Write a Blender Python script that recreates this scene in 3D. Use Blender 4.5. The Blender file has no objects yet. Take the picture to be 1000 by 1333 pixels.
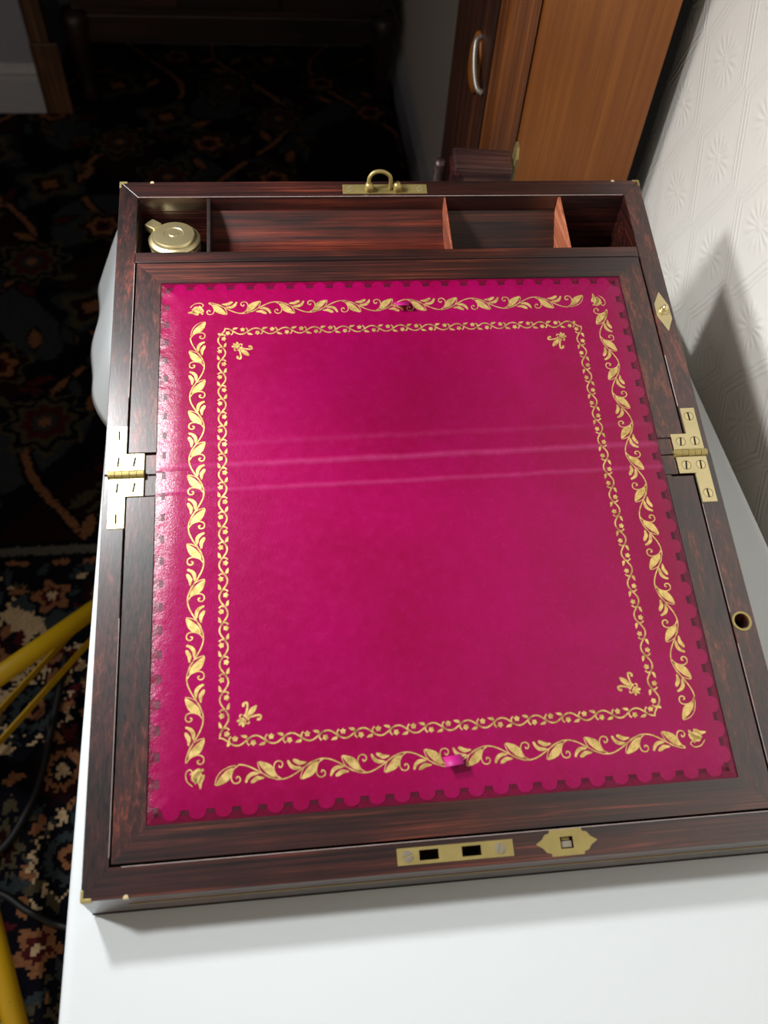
import bpy, math, random
import numpy as np
from mathutils import Vector, Matrix
from mathutils.geometry import tessellate_polygon

random.seed(7)
rng = np.random.default_rng(11)
PI = math.pi
scene = bpy.context.scene
COL = scene.collection

# ------------------------------------------------------------------ camera
cam_data = bpy.data.cameras.new('camera')
cam = bpy.data.objects.new('camera', cam_data)
COL.objects.link(cam)
CAM = Matrix(((0.99362593, 0.04477514, -0.10345387, 0.12002147),
              (-0.09800104, 0.79662968, -0.5964704, -0.10987177),
              (0.05570738, 0.60280704, 0.79593992, 1.31916023),
              (0, 0, 0, 1)))
cam.matrix_world = CAM
cam_data.sensor_fit = 'VERTICAL'
cam_data.sensor_height = 36.0
cam_data.sensor_width = 27.0
cam_data.lens = 1080.0 * 36.0 / 1333.0
cam_data.clip_start = 0.02
cam_data.dof.use_dof = True
cam_data.dof.focus_distance = 0.60
cam_data.dof.aperture_fstop = 8.0
scene.camera = cam

# ------------------------------------------------------------------ world, exposure, lamps
world = bpy.data.worlds.new('world')
scene.world = world
world.use_nodes = True
bg = world.node_tree.nodes['Background']
bg.inputs[0].default_value = (0.97, 0.80, 0.58, 1)
bg.inputs[1].default_value = 0.48

vs = scene.view_settings
vs.view_transform = 'Standard'
vs.look = 'None'
vs.gamma = 1.0
vs.use_curve_mapping = False
vs.exposure = 0.0

LAMP_A = Vector((-0.165, 0.365, 1.283))      # work lamp on the yellow tripod, close over the box
AIM_A = Vector((0.20, 0.20, 0.90))
LAMP_B = Vector((-1.45, 0.63, 2.62))         # ceiling spotlight of the room
AIM_B = Vector((0.35, -0.28, 0.80))
LAMP_COL = (0.985, 0.99, 1.0)


def lamp(name, pos, aim, power, size, spread):
    d = bpy.data.lights.new(name, 'AREA')
    d.shape = 'DISK'
    d.size = size
    d.energy = power
    d.color = LAMP_COL
    d.spread = math.radians(spread)
    o = bpy.data.objects.new(name, d)
    COL.objects.link(o)
    o.location = pos
    o.rotation_euler = (aim - pos).to_track_quat('-Z', 'Y').to_euler()
    return o


lamp('work_lamp_light', LAMP_A, AIM_A, 1.75, 0.075, 115)
lamp('ceiling_spot_light', LAMP_B, AIM_B, 6.7, 0.24, 66)


# ------------------------------------------------------------------ material helpers
def s2l(c):
    return tuple((x / 255 / 12.92) if x / 255 <= 0.04045 else ((x / 255 + 0.055) / 1.055) ** 2.4 for x in c)


class NT:
    def __init__(self, name):
        self.m = bpy.data.materials.new(name)
        self.m.use_nodes = True
        self.t = self.m.node_tree
        self.b = self.t.nodes['Principled BSDF']

    def n(self, kind, **kw):
        o = self.t.nodes.new(kind)
        for k, v in kw.items():
            setattr(o, k, v)
        return o

    def link(self, a, b):
        self.t.links.new(a, b)

    def val(self, sock, v):
        if isinstance(v, bpy.types.NodeSocket):
            self.link(v, sock)
        else:
            sock.default_value = v

    def math(self, op, a, b=0.0, c=None, clamp=False):
        o = self.n('ShaderNodeMath', operation=op)
        o.use_clamp = clamp
        self.val(o.inputs[0], a)
        self.val(o.inputs[1], b)
        if c is not None:
            self.val(o.inputs[2], c)
        return o.outputs[0]

    def coords(self, kind='Object'):
        return self.n('ShaderNodeTexCoord').outputs[kind]

    def mapping(self, vec, scale=(1, 1, 1), loc=(0, 0, 0)):
        o = self.n('ShaderNodeMapping')
        self.link(vec, o.inputs[0])
        self.val(o.inputs['Scale'], scale)
        self.val(o.inputs['Location'], loc)
        return o.outputs[0]

    def noise(self, vec, scale, detail=4, rough=0.55, dist=0.0):
        o = self.n('ShaderNodeTexNoise')
        self.link(vec, o.inputs['Vector'])
        o.inputs['Scale'].default_value = scale
        o.inputs['Detail'].default_value = detail
        o.inputs['Roughness'].default_value = rough
        o.inputs['Distortion'].default_value = dist
        return o.outputs[0]

    def voronoi(self, vec, scale, feature='F1', out='Distance'):
        o = self.n('ShaderNodeTexVoronoi', feature=feature)
        self.link(vec, o.inputs['Vector'])
        o.inputs['Scale'].default_value = scale
        return o.outputs[out]

    def ramp(self, fac, stops):
        o = self.n('ShaderNodeValToRGB')
        self.link(fac, o.inputs[0])
        e = o.color_ramp.elements
        while len(e) < len(stops):
            e.new(0.5)
        for i, (p, c) in enumerate(stops):
            e[i].position = p
            e[i].color = tuple(c) + (1,) if len(c) == 3 else c
        return o.outputs[0]

    def mix(self, fac, a, b, blend='MIX'):
        o = self.n('ShaderNodeMix', data_type='RGBA', blend_type=blend)
        self.val(o.inputs[0], fac)
        for s, v in ((o.inputs[6], a), (o.inputs[7], b)):
            if isinstance(v, bpy.types.NodeSocket):
                self.link(v, s)
            else:
                s.default_value = tuple(v) + (1,)
        return o.outputs[2]

    def bump(self, height, strength=0.3, dist=0.001, normal=None):
        o = self.n('ShaderNodeBump')
        self.link(height, o.inputs['Height'])
        o.inputs['Strength'].default_value = strength
        o.inputs['Distance'].default_value = dist
        if normal is not None:
            self.link(normal, o.inputs['Normal'])
        return o.outputs[0]

    def out(self, color=None, rough=None, metal=None, normal=None, spec=None, coat=None, coat_r=None):
        b = self.b
        if color is not None:
            self.val(b.inputs['Base Color'], color if isinstance(color, bpy.types.NodeSocket) else tuple(color) + (1,))
        for key, v in (('Roughness', rough), ('Metallic', metal), ('Normal', normal), ('Specular IOR Level', spec),
                       ('Coat Weight', coat), ('Coat Roughness', coat_r)):
            if v is not None:
                self.val(b.inputs[key], v)
        return self.m

    def rnd_vec(self, vec, amount=3.0):
        r = self.n('ShaderNodeObjectInfo').outputs['Random']
        m = self.math('MULTIPLY', r, amount)
        o = self.n('ShaderNodeVectorMath', operation='ADD')
        self.link(vec, o.inputs[0])
        self.link(m, o.inputs[1])
        return o.outputs[0]


def wood(name, axis, dark, mid, light, rough=0.36, fine=1.0, spec=0.5, coat=0.3, bias=0.0, wear=0.0):
    k = NT(name)
    v = k.rnd_vec(k.coords())
    st = {'x': (0.03, 1, 1), 'y': (1, 0.03, 1), 'z': (1, 1, 0.03)}[axis]
    st2 = {'x': (0.012, 1, 1), 'y': (1, 0.012, 1), 'z': (1, 1, 0.012)}[axis]
    a = k.noise(k.mapping(v, st), 130 * fine, 7, 0.7, 0.7)
    b = k.noise(k.mapping(v, st2), 620 * fine, 5, 0.75)
    c = k.noise(v, 9 * fine, 3, 0.5)
    f = k.math('ADD', k.math('MULTIPLY', a, 0.52), k.math('MULTIPLY', b, 0.46))
    f = k.math('ADD', f, k.math('MULTIPLY', k.math('SUBTRACT', c, 0.5), 0.35))
    f = k.math('ADD', f, bias)
    colr = k.ramp(f, [(0.40, dark), (0.475, tuple((d + m) / 2 for d, m in zip(dark, mid))), (0.535, mid), (0.63, light)])
    if wear:
        w = k.ramp(k.noise(k.mapping(v, st2), 300, 3, 0.8), [(0.70, (0, 0, 0)), (0.76, (1, 1, 1))])
        colr = k.mix(k.math('MULTIPLY', w, wear), colr, s2l((150, 125, 105)))
    r = k.math('ADD', rough - 0.08, k.math('MULTIPLY', b, 0.16))
    k.b.inputs['Coat IOR'].default_value = 1.5 + 0.12 * coat
    return k.out(colr, r, 0.0, k.bump(b, 0.35, 0.0003), spec, coat, 0.27)


def plain(name, rgb, rough=0.5, metal=0.0, noise_amt=0.12, scale=60, spec=0.5, bump=0.0):
    k = NT(name)
    v = k.coords()
    nz = k.noise(v, scale, 4, 0.6)
    c = s2l(rgb)
    colr = k.mix(nz, tuple(x * (1 - noise_amt) for x in c), tuple(min(1, x * (1 + noise_amt)) for x in c))
    rr = k.math('ADD', rough - 0.05, k.math('MULTIPLY', nz, 0.1))
    return k.out(colr, rr, metal, k.bump(nz, bump, 0.001) if bump else None, spec)


M = {}
RD, RM, RL = s2l((17, 8, 8)), s2l((56, 23, 18)), s2l((108, 50, 33))
M['rose_x'] = wood('rosewood along x', 'x', RD, RM, RL, 0.36, coat=1.0, wear=0.3, spec=0.45)
M['rose_y'] = wood('rosewood along y', 'y', RD, RM, RL, 0.36, coat=1.0, wear=0.2, spec=0.45)
M['tray'] = wood('pen tray rosewood', 'x', s2l((22, 6, 5)), s2l((84, 28, 15)), s2l((132, 56, 32)), 0.45, coat=0.0)
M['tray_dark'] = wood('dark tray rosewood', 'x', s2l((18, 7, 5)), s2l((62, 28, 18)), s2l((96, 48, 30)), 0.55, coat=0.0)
M['case_in'] = wood('dark case lining', 'x', s2l((14, 8, 7)), s2l((34, 16, 12)), s2l((60, 28, 20)), 0.5, coat=0.0)
M['cedar'] = wood('pale divider wood', 'y', s2l((120, 58, 36)), s2l((176, 98, 66)), s2l((205, 135, 98)), 0.55)
M['stringing'] = plain('boxwood stringing', (150, 128, 84), 0.5)
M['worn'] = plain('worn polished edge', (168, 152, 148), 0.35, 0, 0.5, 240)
M['chip'] = plain('pale worn edge', (196, 178, 140), 0.6)
M['brass'] = plain('aged brass', (214, 200, 152), 0.42, 0.8, 0.14, 90)
M['brass_dull'] = plain('dull brass', (172, 155, 98), 0.48, 0.7, 0.2, 120)
M['brass_bright'] = plain('polished brass', (228, 212, 160), 0.36, 0.9, 0.03, 60)
M['steel'] = plain('steel screw', (172, 164, 150), 0.4, 0.8, 0.2, 300)
M['black_hole'] = plain('near black', (10, 8, 7), 0.8)  # carries the shade of the lock slots; also the front base strip
M['dark_bed'] = plain('dark joint', (14, 10, 10), 0.9)  # near-black bed showing around the hinge screws
M['ribbon'] = plain('pink ribbon', (168, 14, 112), 0.55, 0, 0.1, 400, 0.4)


def leather_mat(name, base, deep, rough):
    k = NT(name)
    v = k.coords()
    mott = k.noise(v, 8, 5, 0.6, 0.6)
    fine = k.noise(v, 160, 3, 0.6)
    f = k.math('ADD', k.math('MULTIPLY', mott, 0.75), k.math('MULTIPLY', fine, 0.25))
    colr = k.ramp(f, [(0.30, deep), (0.62, base)])
    # worn creases across the hinge line: pale scuffed lines in the leather
    sx = k.n('ShaderNodeSeparateXYZ')
    k.link(v, sx.inputs[0])
    crease = None
    for y0, wd, amt in ((0.2425, 0.0030, 0.8), (0.2255, 0.0024, 0.6), (0.258, 0.0030, 0.25)):
        wob = k.math('MULTIPLY', k.math('SUBTRACT', sx.outputs[0], 0.2), 0.012)
        wob = k.math('ADD', wob, k.math('MULTIPLY', k.math('SUBTRACT', k.noise(v, 30, 2), 0.5), 0.002))
        d = k.math('ABSOLUTE', k.math('SUBTRACT', k.math('SUBTRACT', sx.outputs[1], y0), wob))
        g = k.math('MULTIPLY', k.math('SUBTRACT', 1.0, k.math('DIVIDE', d, wd), clamp=True), amt)
        crease = g if crease is None else k.math('MAXIMUM', crease, g)
    scuff = k.math('MULTIPLY', crease, k.math("ADD", 0.18, k.math("MULTIPLY", fine, 0.38)))
    colr = k.mix(scuff, colr, s2l((176, 70, 122)))
    cells = k.voronoi(v, 1500, 'F1')
    grain = k.math('ADD', k.math('MULTIPLY', cells, 0.6), k.math('MULTIPLY', k.noise(v, 700, 3), 0.5))
    nrm = k.bump(grain, 0.4, 0.0003)
    nrm = k.bump(crease, 0.5, 0.0008, nrm)
    # the pasted edge is pressed down all round and puckered
    dl = k.math('SUBTRACT', sx.outputs[0], 0.0318)
    dr = k.math('SUBTRACT', 0.3654, sx.outputs[0])
    db = k.math('SUBTRACT', sx.outputs[1], 0.0333)
    dt = k.math('SUBTRACT', 0.3808, sx.outputs[1])
    ed = k.math('MINIMUM', k.math('MINIMUM', dl, dr), k.math('MINIMUM', db, dt))
    q = k.math('SUBTRACT', 1.0, k.math('DIVIDE', k.math('ADD', ed, k.math('MULTIPLY', k.math('SUBTRACT', k.noise(v, 60, 3), 0.5), 0.006)), 0.016), clamp=True)
    nrm = k.bump(k.math('SUBTRACT', 1.0, k.math('MULTIPLY', q, q)), 1.0, 0.0016, nrm)
    r = k.math('ADD', rough, k.math('MULTIPLY', fine, 0.12))
    return k.out(colr, r, 0, nrm, 0.34)


M['leather'] = leather_mat('crimson leather', s2l((143, 2, 75)), s2l((124, 3, 50)), 0.20)
M['leather_edge'] = leather_mat('blind tooled leather', s2l((108, 5, 48)), s2l((84, 5, 36)), 0.22)
M['leather_dark'] = leather_mat('stamped leather', s2l((84, 6, 36)), s2l((54, 5, 26)), 0.4)


def gilt_mat():
    k = NT('gilt tooling')
    v = k.coords()
    nz = k.noise(v, 260, 4, 0.7)
    colr = k.ramp(nz, [(0.3, s2l((176, 142, 72))), (0.6, s2l((236, 206, 130)))])
    return k.out(colr, k.math('ADD', 0.33, k.math('MULTIPLY', nz, 0.14)), 0.58, k.bump(nz, 0.3, 0.0003), 0.5)


M['gilt'] = gilt_mat()


# ------------------------------------------------------------------ mesh helpers
def mesh_obj(name, verts, faces, mat, parent=None, smooth=False, bevel=0.0, segs=2, kind=None):
    me = bpy.data.meshes.new(name)
    me.from_pydata([tuple(v) for v in verts], [], [tuple(f) for f in faces])
    me.validate()
    me.update()
    mats = mat if isinstance(mat, (list, tuple)) else [mat]
    for m in mats:
        me.materials.append(m)
    o = bpy.data.objects.new(name, me)
    COL.objects.link(o)
    if parent is not None:
        o.parent = parent
    if smooth:
        me.polygons.foreach_set('use_smooth', [True] * len(me.polygons))
    if bevel:
        b = o.modifiers.new('bevel', 'BEVEL')
        b.width = bevel
        b.segments = segs
        b.limit_method = 'ANGLE'
        b.angle_limit = math.radians(35)
    if kind:
        o['kind'] = kind
    return o


def empty(name, loc=(0, 0, 0), rz=0.0):
    o = bpy.data.objects.new(name, None)
    COL.objects.link(o)
    o.location = loc
    o.rotation_euler = (0, 0, rz)
    o.empty_display_size = 0.05
    return o


def tag(o, label, cat, group=None):
    o['label'] = label
    o['category'] = cat
    if group:
        o['group'] = group
    return o


class MB:
    """collects shapes for one mesh"""
    def __init__(self):
        self.v, self.f = [], []

    def add(self, verts, faces):
        n = len(self.v)
        self.v += [tuple(p) for p in verts]
        self.f += [tuple(i + n for i in f) for f in faces]
        return self

    def box(self, x0, x1, y0, y1, z0, z1, m=None):
        p = [Vector((x, y, z)) for z in (z0, z1) for x, y in ((x0, y0), (x1, y0), (x1, y1), (x0, y1))]
        if m is not None:
            p = [m @ q for q in p]
        return self.add(p, [(3, 2, 1, 0), (4, 5, 6, 7), (0, 1, 5, 4), (1, 2, 6, 5), (2, 3, 7, 6), (3, 0, 4, 7)])

    def tube(self, pts, rad, seg=12, cap=True):
        pts = [Vector(p) for p in pts]
        rads = rad if isinstance(rad, (list, tuple)) else [rad] * len(pts)
        rings = []
        up = None
        for i, p in enumerate(pts):
            t = (pts[min(i + 1, len(pts) - 1)] - pts[max(i - 1, 0)]).normalized()
            if up is None:
                up = Vector((0, 0, 1)) if abs(t.z) < 0.9 else Vector((1, 0, 0))
            a = t.cross(up).normalized()
            b = a.cross(t).normalized()
            up = b
            rings.append([p + (a * math.cos(2 * PI * j / seg) + b * math.sin(2 * PI * j / seg)) * rads[i] for j in range(seg)])
        vs_ = [q for r in rings for q in r]
        fs = []
        for i in range(len(pts) - 1):
            for j in range(seg):
                k = (j + 1) % seg
                fs.append((i * seg + j, i * seg + k, (i + 1) * seg + k, (i + 1) * seg + j))
        if cap:
            fs.append(tuple(range(seg))[::-1])
            fs.append(tuple((len(pts) - 1) * seg + j for j in range(seg)))
        return self.add(vs_, fs)

    def lathe(self, prof, seg=32, m=None):
        vs_, fs = [], []
        for r, z in prof:
            for j in range(seg):
                q = Vector((r * math.cos(2 * PI * j / seg), r * math.sin(2 * PI * j / seg), z))
                vs_.append(m @ q if m is not None else q)
        for i in range(len(prof) - 1):
            for j in range(seg):
                k = (j + 1) % seg
                fs.append((i * seg + j, i * seg + k, (i + 1) * seg + k, (i + 1) * seg + j))
        fs.append(tuple(range(seg))[::-1])
        fs.append(tuple((len(prof) - 1) * seg + j for j in range(seg)))
        return self.add(vs_, fs)

    def obj(self, name, mat, parent=None, **kw):
        return mesh_obj(name, self.v, self.f, mat, parent, **kw)


def area2(poly):
    return sum(a[0] * b[1] - b[0] * a[1] for a, b in zip(poly, poly[1:] + poly[:1]))


def prism_data(poly, holes, fn, lo, hi):
    """polygon with holes in (u,v), extruded from lo to hi; fn(u,v,w)->xyz"""
    poly = list(poly) if area2(list(poly)) > 0 else list(poly)[::-1]
    holes = [list(h) if area2(list(h)) < 0 else list(h)[::-1] for h in (holes or [])]
    loops = [poly] + holes
    flat = [p for l in loops for p in l]
    n = len(flat)
    v = [fn(p[0], p[1], hi) for p in flat] + [fn(p[0], p[1], lo) for p in flat]
    f = []
    if holes:
        tris = tessellate_polygon([[Vector((p[0], p[1], 0)) for p in l] for l in loops])
        for t in tris:
            a, b, c = (flat[i] for i in t)
            s = (b[0] - a[0]) * (c[1] - a[1]) - (c[0] - a[0]) * (b[1] - a[1])
            t = t if s > 0 else t[::-1]
            f.append(tuple(t))
            f.append(tuple(i + n for i in t[::-1]))
    else:
        f.append(tuple(range(n)))
        f.append(tuple(range(2 * n - 1, n - 1, -1)))
    st = 0
    for l in loops:
        m = len(l)
        for i in range(m):
            a, b = st + i, st + (i + 1) % m
            f.append((a, a + n, b + n, b))
        st += m
    return v, f


def smooth_pts(pts, n=6):
    """Catmull-Rom through pts"""
    out = []
    P = [np.array(p, float) for p in pts]
    P = [2 * P[0] - P[1]] + P + [2 * P[-1] - P[-2]]
    for i in range(1, len(P) - 2):
        for k in range(n):
            t = k / n
            a, b, c, d = P[i - 1], P[i], P[i + 1], P[i + 2]
            out.append(0.5 * ((2 * b) + (-a + c) * t + (2 * a - 5 * b + 4 * c - d) * t * t + (-a + 3 * b - 3 * c + d) * t ** 3))
    out.append(P[-2])
    return out


# ------------------------------------------------------------------ the room
TABLE_Z = 0.82
WALL_X = 0.505


def wallpaper():
    k = NT('embossed cream wallpaper')
    v = k.coords()
    sx = k.n('ShaderNodeSeparateXYZ')
    k.link(v, sx.inputs[0])
    warp = k.math('MULTIPLY', k.math('SUBTRACT', k.noise(v, 40, 2), 0.5), 0.03)
    Y = k.math('ADD', k.math('DIVIDE', sx.outputs[1], 0.100), warp)
    Z = k.math('ADD', k.math('DIVIDE', sx.outputs[2], 0.125), warp)

    def cell(oy, oz):
        a = k.math('SUBTRACT', k.math('FRACT', k.math('ADD', Y, oy)), 0.5)
        b = k.math('SUBTRACT', k.math('FRACT', k.math('ADD', Z, oz)), 0.5)
        return a, b
    a, b = cell(0, 0)
    aa, ab = k.math('ABSOLUTE', a), k.math('ABSOLUTE', b)
    hexd = k.math('MAXIMUM', k.math('ADD', k.math('MULTIPLY', aa, 1.1), k.math('MULTIPLY', ab, 0.75)), aa)

    def ridge(x, c, w):
        return k.math('SUBTRACT', 1.0, k.math('DIVIDE', k.math('ABSOLUTE', k.math('SUBTRACT', x, c)), w), clamp=True)
    h = k.math('MAXIMUM', ridge(hexd, 0.46, 0.03), ridge(hexd, 0.39, 0.022))
    h = k.math('MAXIMUM', h, k.math('MULTIPLY', ridge(hexd, 0.52, 0.02), 0.8))
    for oy, oz in ((0, 0), (0.5, 0.5)):
        p, q = cell(oy, oz)
        rr = k.math('SQRT', k.math('ADD', k.math('MULTIPLY', p, p), k.math('MULTIPLY', k.math('MULTIPLY', q, q), 1.54)))
        ang = k.math('ARCTAN2', k.math('MULTIPLY', q, 1.24), p)
        spokes = k.math('ADD', 0.5, k.math('MULTIPLY', k.math('SINE', k.math('MULTIPLY', ang, 14)), 0.5))
        ring = k.math('MULTIPLY', ridge(rr, 0.15, 0.10), spokes)
        h = k.math('MAXIMUM', h, k.math('MULTIPLY', ring, 0.9))
        h = k.math('MAXIMUM', h, k.math('MULTIPLY', ridge(rr, 0.0, 0.05), 0.8))
    h = k.math('ADD', h, k.math('MULTIPLY', k.noise(v, 220, 3), 0.45))
    return k.out(s2l((243, 240, 231)), 0.62, 0, k.bump(h, 0.34, 0.0022), 0.3)


M['wallpaper'] = wallpaper()
M['paint'] = plain('off white gloss paint', (190, 194, 206), 0.4)
M['wall_plain'] = plain('plain painted plaster', (160, 162, 182), 0.7, bump=0.1)
M['floor'] = plain('floor boards', (50, 40, 34), 0.8)

o = MB().box(-2.2, WALL_X + 0.1, -1.2, 3.1, -0.06, -0.012).obj('floor', M['floor'], kind='structure')
o = MB().box(WALL_X, WALL_X + 0.1, -1.2, 3.1, -0.06, 2.75).obj('wall_right', M['wallpaper'], kind='structure')
o = MB().box(-2.2, WALL_X, 2.9, 3.0, -0.06, 2.75).obj('wall_back', M['wall_plain'], kind='structure')
o = MB().box(-2.3, WALL_X + 0.1, -1.2, 3.1, 2.75, 2.85).obj('ceiling', M['wall_plain'], kind='structure')
o = MB().box(-2.3, -2.2, -1.2, 3.0, -0.06, 2.75).obj('wall_far_left', M['wall_plain'], kind='structure')
o = MB().box(-2.2, -0.575, 2.452, 2.9, -0.06, 2.75).obj('wall_left', M['wall_plain'], kind='structure')


def skirting(name, p0, p1, nrm):
    prof = [(0, 0), (0.018, 0), (0.018, 0.098), (0.013, 0.104), (0.013, 0.110), (0.016, 0.116), (0.011, 0.128), (0.004, 0.140), (0, 0.140)]
    mb = MB()
    n = len(prof)
    vs_ = []
    for p in (p0, p1):
        for d, z in prof:
            vs_.append((p[0] + nrm[0] * d, p[1] + nrm[1] * d, z - 0.002))
    fs = [(i, (i + 1) % n, n + (i + 1) % n, n + i) for i in range(n)] + [tuple(range(n))[::-1], tuple(range(n, 2 * n))]
    mb.add(vs_, fs)
    return mb.obj(name, M['paint'], kind='structure')


skirting('baseboard_right', (WALL_X, -1.2), (WALL_X, 2.9), (-1, 0))
skirting('baseboard_left', (-2.2, 2.452), (-0.575, 2.452), (0, -1))


# ------------------------------------------------------------------ carpet (woven knots: one face is one tuft block)
def build_carpet():
    x0, x1, y0, y1, c = -1.05, 0.478, -0.55, 2.90, 0.004
    nx, ny = int((x1 - x0) / c), int((y1 - y0) / c)
    gx = x0 + (np.arange(nx) + 0.5) * c
    gy = y0 + (np.arange(ny) + 0.5) * c
    X, Y = np.meshgrid(gx, gy)
    pal = [s2l(t) for t in ((14, 14, 24), (78, 25, 29), (206, 178, 138), (146, 98, 66), (54, 62, 64), (40, 13, 17), (80, 73, 54), (100, 98, 88))]
    NAVY, RED, CREAM, TAN, SLATE, MAROON, OLIVE, GREY = range(8)
    I = np.full(X.shape, NAVY, np.int8)
    wob = 0.012 * np.sin(X * 31) * np.sin(Y * 27)
    # border ground and field ground
    I[(Y < 0.80)] = SLATE
    blob = np.sin(X * 17 + 1.3 * np.sin(Y * 9)) + np.sin(Y * 15 + 1.7 * np.sin(X * 11))
    I[(Y < 0.80) & (blob > 0.25)] = NAVY
    I[(Y < 0.80) & (blob < -0.75)] = CREAM
    I[(Y >= 0.84) & (blob > 0.9)] = MAROON
    I[(Y >= 0.84) & (blob < -0.9)] = SLATE

    def flower(cx, cy, r, n, cols, rot=0.0, amp=0.16, sy=1.0):
        m = (abs(X - cx) < r * 1.4) & (abs(Y - cy) < r * 1.4 * max(1, sy))
        dx, dy = X[m] - cx, (Y[m] - cy) / sy
        rr = np.hypot(dx, dy)
        a = np.arctan2(dy, dx) + rot
        sub = I[m]
        for frac, col in cols:
            lim = r * frac * (1 + amp * np.cos(n * a) * (0.4 + frac * 0.6))
            sub[rr < lim] = col
        I[m] = sub

    def leaf(cx, cy, ang, ln, wd, col, edge=None):
        R_ = ln * 1.5
        i0, i1 = max(0, int((cx - R_ - x0) / c)), max(0, int((cx + R_ - x0) / c) + 1)
        j0, j1 = max(0, int((cy - R_ - y0) / c)), max(0, int((cy + R_ - y0) / c) + 1)
        s = (slice(j0, j1), slice(i0, i1))
        dx, dy = X[s] - cx, Y[s] - cy
        if dx.size == 0:
            return
        t = (dx * math.cos(ang) + dy * math.sin(ang)) / ln
        p = (-dx * math.sin(ang) + dy * math.cos(ang)) / wd
        for grow, cc in (((1.35, edge),) if edge is not None else ()) + ((1.0, col),):
            lim = np.clip(1 - (t / grow) ** 2, 0, 1)
            I[s][(abs(t) < grow) & (abs(p) < lim * grow * (1 + 0.15 * np.sin(t * 14)))] = cc

    def vine(pts, wd, col, edge=None):
        sp = smooth_pts(pts, 24)
        for ww, cc in (((wd * 2.1, edge),) if edge is not None else ()) + ((wd, col),):
            for q in sp:
                i0, i1 = int((q[0] - ww - x0) / c), int((q[0] + ww - x0) / c) + 2
                j0, j1 = int((q[1] - ww - y0) / c), int((q[1] + ww - y0) / c) + 2
                if i1 < 0 or j1 < 0 or i0 >= nx or j0 >= ny:
                    continue
                i0, j0 = max(i0, 0), max(j0, 0)
                s = (slice(j0, j1), slice(i0, i1))
                I[s][np.hypot(X[s] - q[0], Y[s] - q[1]) < ww] = cc

    # field: scrolling vines with palmettes, colours darkened for the dim far end
    for k in range(-3, 9):
        bx = -1.3 + 0.33 * k
        vine([(bx + 0.13 * math.sin(i * 1.05 + k), 0.86 + i * 0.16) for i in range(14)], 0.008, TAN, NAVY)
    for i in range(11):
        for k in range(6):
            cx = -1.15 + k * 0.31 + (0.155 if i % 2 else 0) + rng.uniform(-.03, .03)
            cy = 0.95 + i * 0.185 + rng.uniform(-.03, .03)
            t = (i + k) % 3
            if t == 0:
                flower(cx, cy, 0.075, 8, ((1.15, OLIVE), (1.0, NAVY), (0.82, OLIVE), (0.62, RED), (0.36, SLATE), (0.18, TAN)), rng.uniform(0, 1))
            elif t == 1:
                flower(cx, cy, 0.055, 6, ((1.2, OLIVE), (1.0, MAROON), (0.7, TAN), (0.42, RED), (0.2, NAVY)), rng.uniform(0, 1), 0.2)
            else:
                flower(cx, cy, 0.08, 4, ((1.15, NAVY), (1.0, SLATE), (0.8, OLIVE), (0.55, MAROON), (0.28, TAN)), 0.4, 0.3)
            for q in range(4):
                an = rng.uniform(0, 6.28)
                leaf(cx + 0.11 * math.cos(an), cy + 0.11 * math.sin(an), an + 0.8, 0.035, 0.013, [OLIVE, RED, TAN, SLATE][q], NAVY)
    # guard stripes
    I[(Y > 0.79) & (Y < 0.845)] = NAVY
    I[(abs(Y - 0.826) < 0.010)] = GREY
    I[(abs(Y - 0.797) < 0.007) & (np.sin(X * 90) > -0.2)] = TAN
    # border: rows of flowers, serrated palmettes, leaves
    for j in range(12):
        for k in range(14):
            cx = -1.05 + k * 0.118 + (0.06 if j % 2 else 0) + rng.uniform(-.018, .018)
            cy = 0.715 - j * 0.112 + rng.uniform(-.018, .018)
            t = (j * 2 + k) % 5
            if t == 0:
                flower(cx, cy, 0.050, 16, ((1.15, CREAM), (1.04, NAVY), (0.78, SLATE), (0.5, NAVY), (0.34, TAN), (0.16, MAROON)), rng.uniform(0, 1), 0.10)
            elif t == 1:
                flower(cx, cy, 0.030, 5, ((1.4, NAVY), (1.0, TAN), (0.6, RED), (0.3, CREAM)), rng.uniform(0, 1), 0.25)
            elif t == 2:
                flower(cx, cy, 0.046, 12, ((1.25, NAVY), (0.9, MAROON), (0.62, TAN), (0.42, NAVY), (0.22, CREAM)), rng.uniform(0, 1), 0.14, 1.2)
            elif t == 3:
                flower(cx, cy, 0.036, 6, ((1.3, NAVY), (1.0, CREAM), (0.78, RED), (0.45, TAN), (0.2, NAVY)), rng.uniform(0, 1), 0.22)
            else:
                flower(cx, cy, 0.052, 9, ((1.1, OLIVE), (0.98, NAVY), (0.7, OLIVE), (0.5, MAROON), (0.2, TAN)), rng.uniform(0, 1), 0.2)
            for q in range(6):
                an = rng.uniform(0, 6.28)
                leaf(cx + 0.062 * math.cos(an), cy + 0.062 * math.sin(an), an + rng.uniform(-1, 1), 0.019, 0.008, [TAN, CREAM, RED, SLATE, OLIVE, TAN][q], NAVY if q % 2 else None)
    # irregular woven edges
    J = I.copy()
    sh = rng.integers(0, 4, I.shape)
    J = np.where(sh == 1, np.roll(I, 1, 0), np.where(sh == 2, np.roll(I, 1, 1), I))
    P3 = np.array(pal)[J]
    P3 = P3 * rng.uniform(0.85, 1.15, J.shape)[..., None]
    vx = x0 + np.arange(nx + 1) * c
    vy = y0 + np.arange(ny + 1) * c
    VX, VY = np.meshgrid(vx, vy)
    VZ = rng.uniform(-0.0012, 0.0, VX.shape)
    co = np.stack([VX, VY, VZ], -1).reshape(-1, 3)
    idx = np.arange((nx + 1) * (ny + 1)).reshape(ny + 1, nx + 1)
    quads = np.stack([idx[:-1, :-1], idx[:-1, 1:], idx[1:, 1:], idx[1:, :-1]], -1).reshape(-1, 4)
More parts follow.
